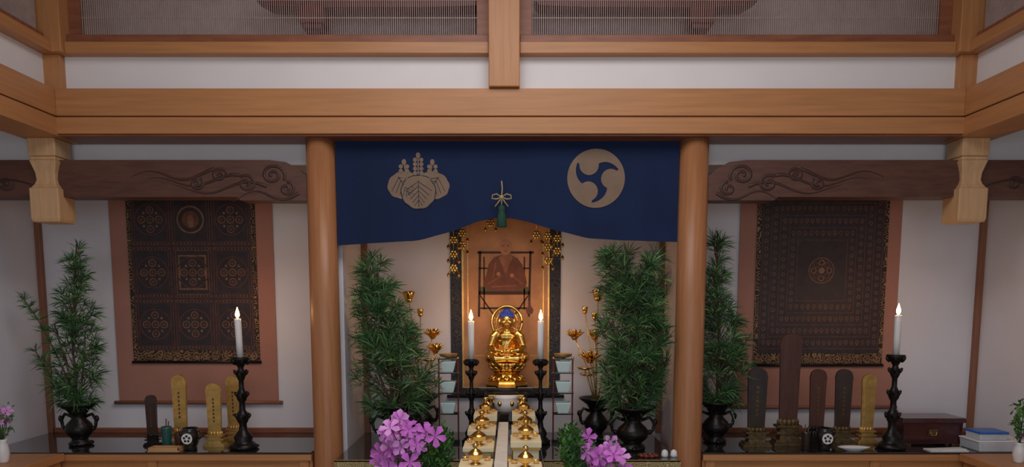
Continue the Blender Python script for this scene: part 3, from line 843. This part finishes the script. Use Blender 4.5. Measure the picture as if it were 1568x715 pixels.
for s_ in (-1, 1): m.ell((s_*.0175, -.0435, Z0+.2875), (.009, .002, .002), ink, 8, 5); m.tube([(s_*.006, -.0455, Z0+.300), (s_*.018, -.045, Z0+.3045), (s_*.031, -.036, Z0+.300)], .0013, ink, 5)
m.ell((0, -.0495, Z0+.256), (.009, .0018, .002), lips, 8, 5)
m.obj('facial_features', parent=root)
m = MB()  # halo: openwork ring
for (r0, r1, zc) in ((.094, .112, Z0+.27), (.070, .076, Z0+.27)):
    n = 48; pts = [(((r0+r1)/2)*cos(2*pi*k/n), .055, zc+((r0+r1)/2)*1.08*sin(2*pi*k/n)) for k in range(n+1)]
    m.tube(pts, (r1-r0)/2, gold, 8, flat=.5)
for k in range(20):
    a = 2*pi*k/20; m.ell((.085*cos(a), .056, Z0+.27+.092*sin(a)), (.006, .003, .006), gold, 6, 4)
n = 30; pts = [(.128*cos(2*pi*k/n), .06, Z0+.11+.13*sin(2*pi*k/n)) for k in range(n+1)]
m.tube(pts, .006, gold, 6)
m.tube([(0, .062, 0.15), (0, .062, Z0+.20)], .008, gold, 8)
m.obj('halo', parent=root)

# hanging gilt ornaments (yoraku)
def yoraku(x, y, ztop, zs):
    m = MB(); m.tube([(0, 0, 0), (0, 0, zs[-1]-ztop)], .0018, gold, 5)
    for k, z in enumerate(zs):
        zz = z-ztop
        for q in range(6):
            a = q*pi/3+k
            m.ell((.018*cos(a), -.004, zz+.018*sin(a)), (.010, .004, .010), gold, 8, 5)
        m.ell((0, -.008, zz), .008, gold, 8, 6)
        for s_ in (-1, 1):
            m.tube([(0, 0, zz), (s_*.022, 0, zz-.012), (s_*.034, 0, zz-.03)], .002, gold, 5)
            m.lathe([(.001, 0), (.008, -.004), (.010, -.018), (.013, -.022)], (s_*.034, 0, zz-.03), gold, 10)
            m.ell((s_*.034, 0, zz-.056), .006, gold, 6, 5)
        m.ell((0, 0, zz-.03), .006, gold, 6, 5)
    m.obj('gilt_hanging_ornament', (x, y, ztop))
yoraku(-.375, 4.80, 2.5, [2.00, 1.91, 1.82]); yoraku(-.325, 4.88, 2.5, [2.05, 1.97]); yoraku(.29, 4.80, 2.5, [2.01, 1.93]); yoraku(.235, 4.88, 2.5, [2.03, 1.96, 1.87])
yoraku(.16, 4.92, 2.5, [2.04]); yoraku(-.14, 4.92, 2.5, [2.12])

# ------------------------------------------------------------------ front table with offerings
m = MB(); m.box((0, 0, .43), (2.0, 1.05, .04), lacquer); m.box((0, -.515, .28), (1.96, .02, .26), broc_gold)
for a in (-.95, .95):
    for b in (-.48, .48): m.box((a, b, .205), (.07, .07, .41), lacquer)
m.obj('front_altar_table', (-.03, 3.72, 0), bevel=.004)
# long offering stand
m = MB()
m.bx(-.25, .16, 3.12, 4.62, .775, .80, lacquer)
m.bx(-.25, .16, 3.12, 3.14, .74, .775, lacquer)
for a in (-.24, .12):
    m.bx(a, a+.03, 3.22, 3.25, .45, .775, lacquer); m.bx(a, a+.03, 4.1, 4.13, .45, .775, lacquer); m.bx(a, a+.03, 4.57, 4.60, AZ, .775, lacquer)
m.bx(-.084, -.022, 3.12, 4.62, .80, .848, plank_m)
m.obj('long_offering_stand', bevel=.003)
def brass_set(rows):
    m = MB()
    for (x, y, w, hb, r) in rows:
        # stepped cream box stand, lidded brass bowl and a pair of small cups
        m.box((x, y, hb*.30), (w*.84, .17, hb*.6), cream); m.box((x, y, hb*.66), (w*.94, .19, hb*.12), gold_m); m.box((x, y, hb*.86), (w, .20, hb*.28), cream)
        z = hb
        m.lathe([(r*.7, 0), (r*.75, .005), (r*.4, .012), (r*.4, .018), (r*.9, .028), (r, .046), (r*1.1, .050), (r*.95, .056), (r*.6, .068), (r*.2, .076), (r*.18, .080)], (x, y-.03, z), brass, 24)
        m.ell((x, y-.03, z+.090), (r*.42, r*.42, .013), brass, 12, 8)
        for s_ in (-1, 1): m.lathe([(.010, 0), (.013, .003), (.017, .014), (.018, .016), (.012, .014)], (x+s_*w*.33, y+.06, z), brass, 14)
    m.obj('brass_offering_vessels', (0, 0, .80), bevel=.003)
brass_set([(-.168, 3.38, .155, .055, .034), (-.170, 3.74, .155, .075, .038), (-.168, 4.10, .155, .10, .040), (-.160, 4.46, .14, .13, .038)])
brass_set([(.062, 3.34, .155, .050, .034), (.070, 3.72, .155, .11, .038), (.072, 4.10, .15, .10, .040), (.070, 4.46, .14, .13, .038)])

# azalea bouquets
def azalea(m, c, d, r, rnd):
    d = Vector(d).normalized(); up = Vector((0, 0, 1)) if abs(d.z) < .9 else Vector((1, 0, 0))
    a = d.cross(up).normalized(); b = d.cross(a); c = Vector(c); mt = petal1 if rnd.random() < .55 else petal2
    t0 = rnd.random()*2
    for k in range(5):
        t = t0+2*pi*k/5; o = a*cos(t)+b*sin(t); s_ = (b*cos(t)-a*sin(t))
        vs = [c, c+o*r*.35+s_*r*.20+d*r*.25, c+o*r*.8+s_*r*.34+d*r*.30, c+o*r*1.05+d*r*.18, c+o*r*.8-s_*r*.34+d*r*.30, c+o*r*.35-s_*r*.20+d*r*.25, c+o*r*.6+d*r*.2]
        m.add(vs, [(0, 1, 6), (1, 2, 6), (2, 3, 6), (3, 4, 6), (4, 5, 6), (5, 0, 6)], mt, True)
    for k in range(4):
        m.tube([c, c+d*r*.8+a*r*.12*cos(k*1.6)+b*r*.12*sin(k*1.6)], .0009, petal2, 4)
def leafy(m, c, d, L, mt):
    d = Vector(d).normalized(); s_ = d.cross(Vector((.3, .5, .8))).normalized()*L*.2; c = Vector(c)
    m.add([c, c+d*L*.4+s_, c+d*L, c+d*L*.4-s_, ], [(0, 1, 2), (0, 2, 3)], mt)
def bouquet(x, y, zt, fl, lv, seed, vh, vr, vm, R=.052, nm='azalea_bouquet_in_vase', ys=.10):
    rnd = random.Random(seed); m = MB()
    m.lathe([(vr*.7, 0), (vr*.75, .01), (vr, vh*.4), (vr*.8, vh*.75), (vr*.6, vh*.88), (vr*.8, vh), (vr*.7, vh), (vr*.5, vh*.85)], (0, 0, 0), vm, 24)
    for (cx_, cz_, rx, rz, n) in fl:
        for k in range(n):
            a = rnd.uniform(0, 2*pi); q = sqrt(rnd.random()); px, pz = cx_+rx*q*cos(a), cz_+rz*q*sin(a); py = rnd.uniform(-ys, ys*.8)
            d = (rnd.uniform(-.6, .6)+(px)*1.5, -1+rnd.uniform(-.3, .5), rnd.uniform(-.1, .9))
            azalea(m, (px, py, pz), d, R*rnd.uniform(.75, 1.15), rnd)
            if k % 3 == 0: m.tube([(0, 0, vh*.9), (px*.5, py*.5+.02, (pz+vh)/2), (px, py+.01, pz)], .0025, bark, 5)
    for (cx_, cz_, rx, rz, n) in lv:
        for k in range(n):
            a = rnd.uniform(0, 2*pi); q = sqrt(rnd.random()); p = (cx_+rx*q*cos(a), rnd.uniform(-ys*.8, ys), cz_+rz*q*sin(a))
            leafy(m, p, (rnd.uniform(-1, 1), rnd.uniform(-1, .3), rnd.uniform(-.2, 1)), rnd.uniform(.025, .05), leaf_m if rnd.random() < .6 else leaf_m2)
            if k % 12 == 0: m.tube([(0, 0, vh*.9), ((p[0])*.6, p[1]*.5, (p[2]+vh)/2), p], .002, leaf_m2, 5)
    m.obj(nm, (x, y, zt))
bouquet(-.48, 3.62, .45, [(-.06, .47, .12, .08, 20), (-.11, .36, .10, .08, 12), (-.06, .54, .05, .03, 3), (.07, .50, .04, .03, 3)], [(.12, .42, .06, .12, 460), (0, .40, .17, .10, 160)], 11, .26, .07, bronze)
bouquet(.42, 3.62, .45, [(.01, .41, .09, .06, 14), (.06, .34, .09, .07, 12), (-.05, .49, .03, .02, 1)], [(-.13, .42, .055, .12, 420), (0, .38, .14, .10, 140)], 12, .26, .07, bronze)
bouquet(-3.0, 4.28, AZ-.004, [(-.02, .27, .07, .04, 9)], [(0, .22, .07, .07, 90), (.0, .29, .06, .05, 30)], 13, .14, .035, white_cer, R=.030, ys=.07)
bouquet(2.99, 4.28, AZ-.004, [(.02, .17, .04, .03, 4)], [(0.0, .24, .05, .12, 170)], 14, .12, .035, white_cer, R=.026, ys=.05)

# prayer beads and small white bells on the altar
m = MB()
for k in range(30):
    a = 2*pi*k/30; m.ell((.055*cos(a), .03*sin(a), .009), .009, ihai_br if k % 3 else lips, 8, 6)
m.obj('prayer_beads', (.83, 4.42, AZ))
m = MB()
for dx in (0, .055): m.lathe([(.018, 0), (.022, .01), (.018, .035), (.008, .045)], (dx, 0, 0), white_cer, 16)
m.obj('small_white_bells', (.93, 4.42, AZ))

# ------------------------------------------------------------------ lights
def area(nm, loc, size, e, col, rot=(0, 0, 0), sy=None):
    L = bpy.data.lights.new(nm, 'AREA'); L.energy = e; L.color = col; L.size = size
    if sy: L.shape = 'RECTANGLE'; L.size_y = sy
    o = bpy.data.objects.new(nm, L); COL.objects.link(o); o.location = loc; o.rotation_euler = rot
area('ceiling_light', (0, 2.5, 3.85), 2.2, 62, (1, .98, .99), (math.radians(8), 0, 0))
area('window_daylight', (0, -2.2, 1.8), 5.0, 60, (.89, .945, 1), (math.radians(87), 0, 0), 2.2)
w = bpy.data.worlds.new('world'); S.world = w; w.use_nodes = True
w.node_tree.nodes['Background'].inputs[0].default_value = (.72, .79, .95, 1)
w.node_tree.nodes['Background'].inputs[1].default_value = .21

# ------------------------------------------------------------------ camera
cam = bpy.data.cameras.new('camera'); co = bpy.data.objects.new('camera', cam); COL.objects.link(co)
co.location = (0, 0, 1.6); co.rotation_euler = (math.radians(90-6.3), 0, 0)
cam.sensor_width = 36; cam.lens = 36*1130/1568; cam.shift_y = .147; cam.clip_start = .05
S.camera = co
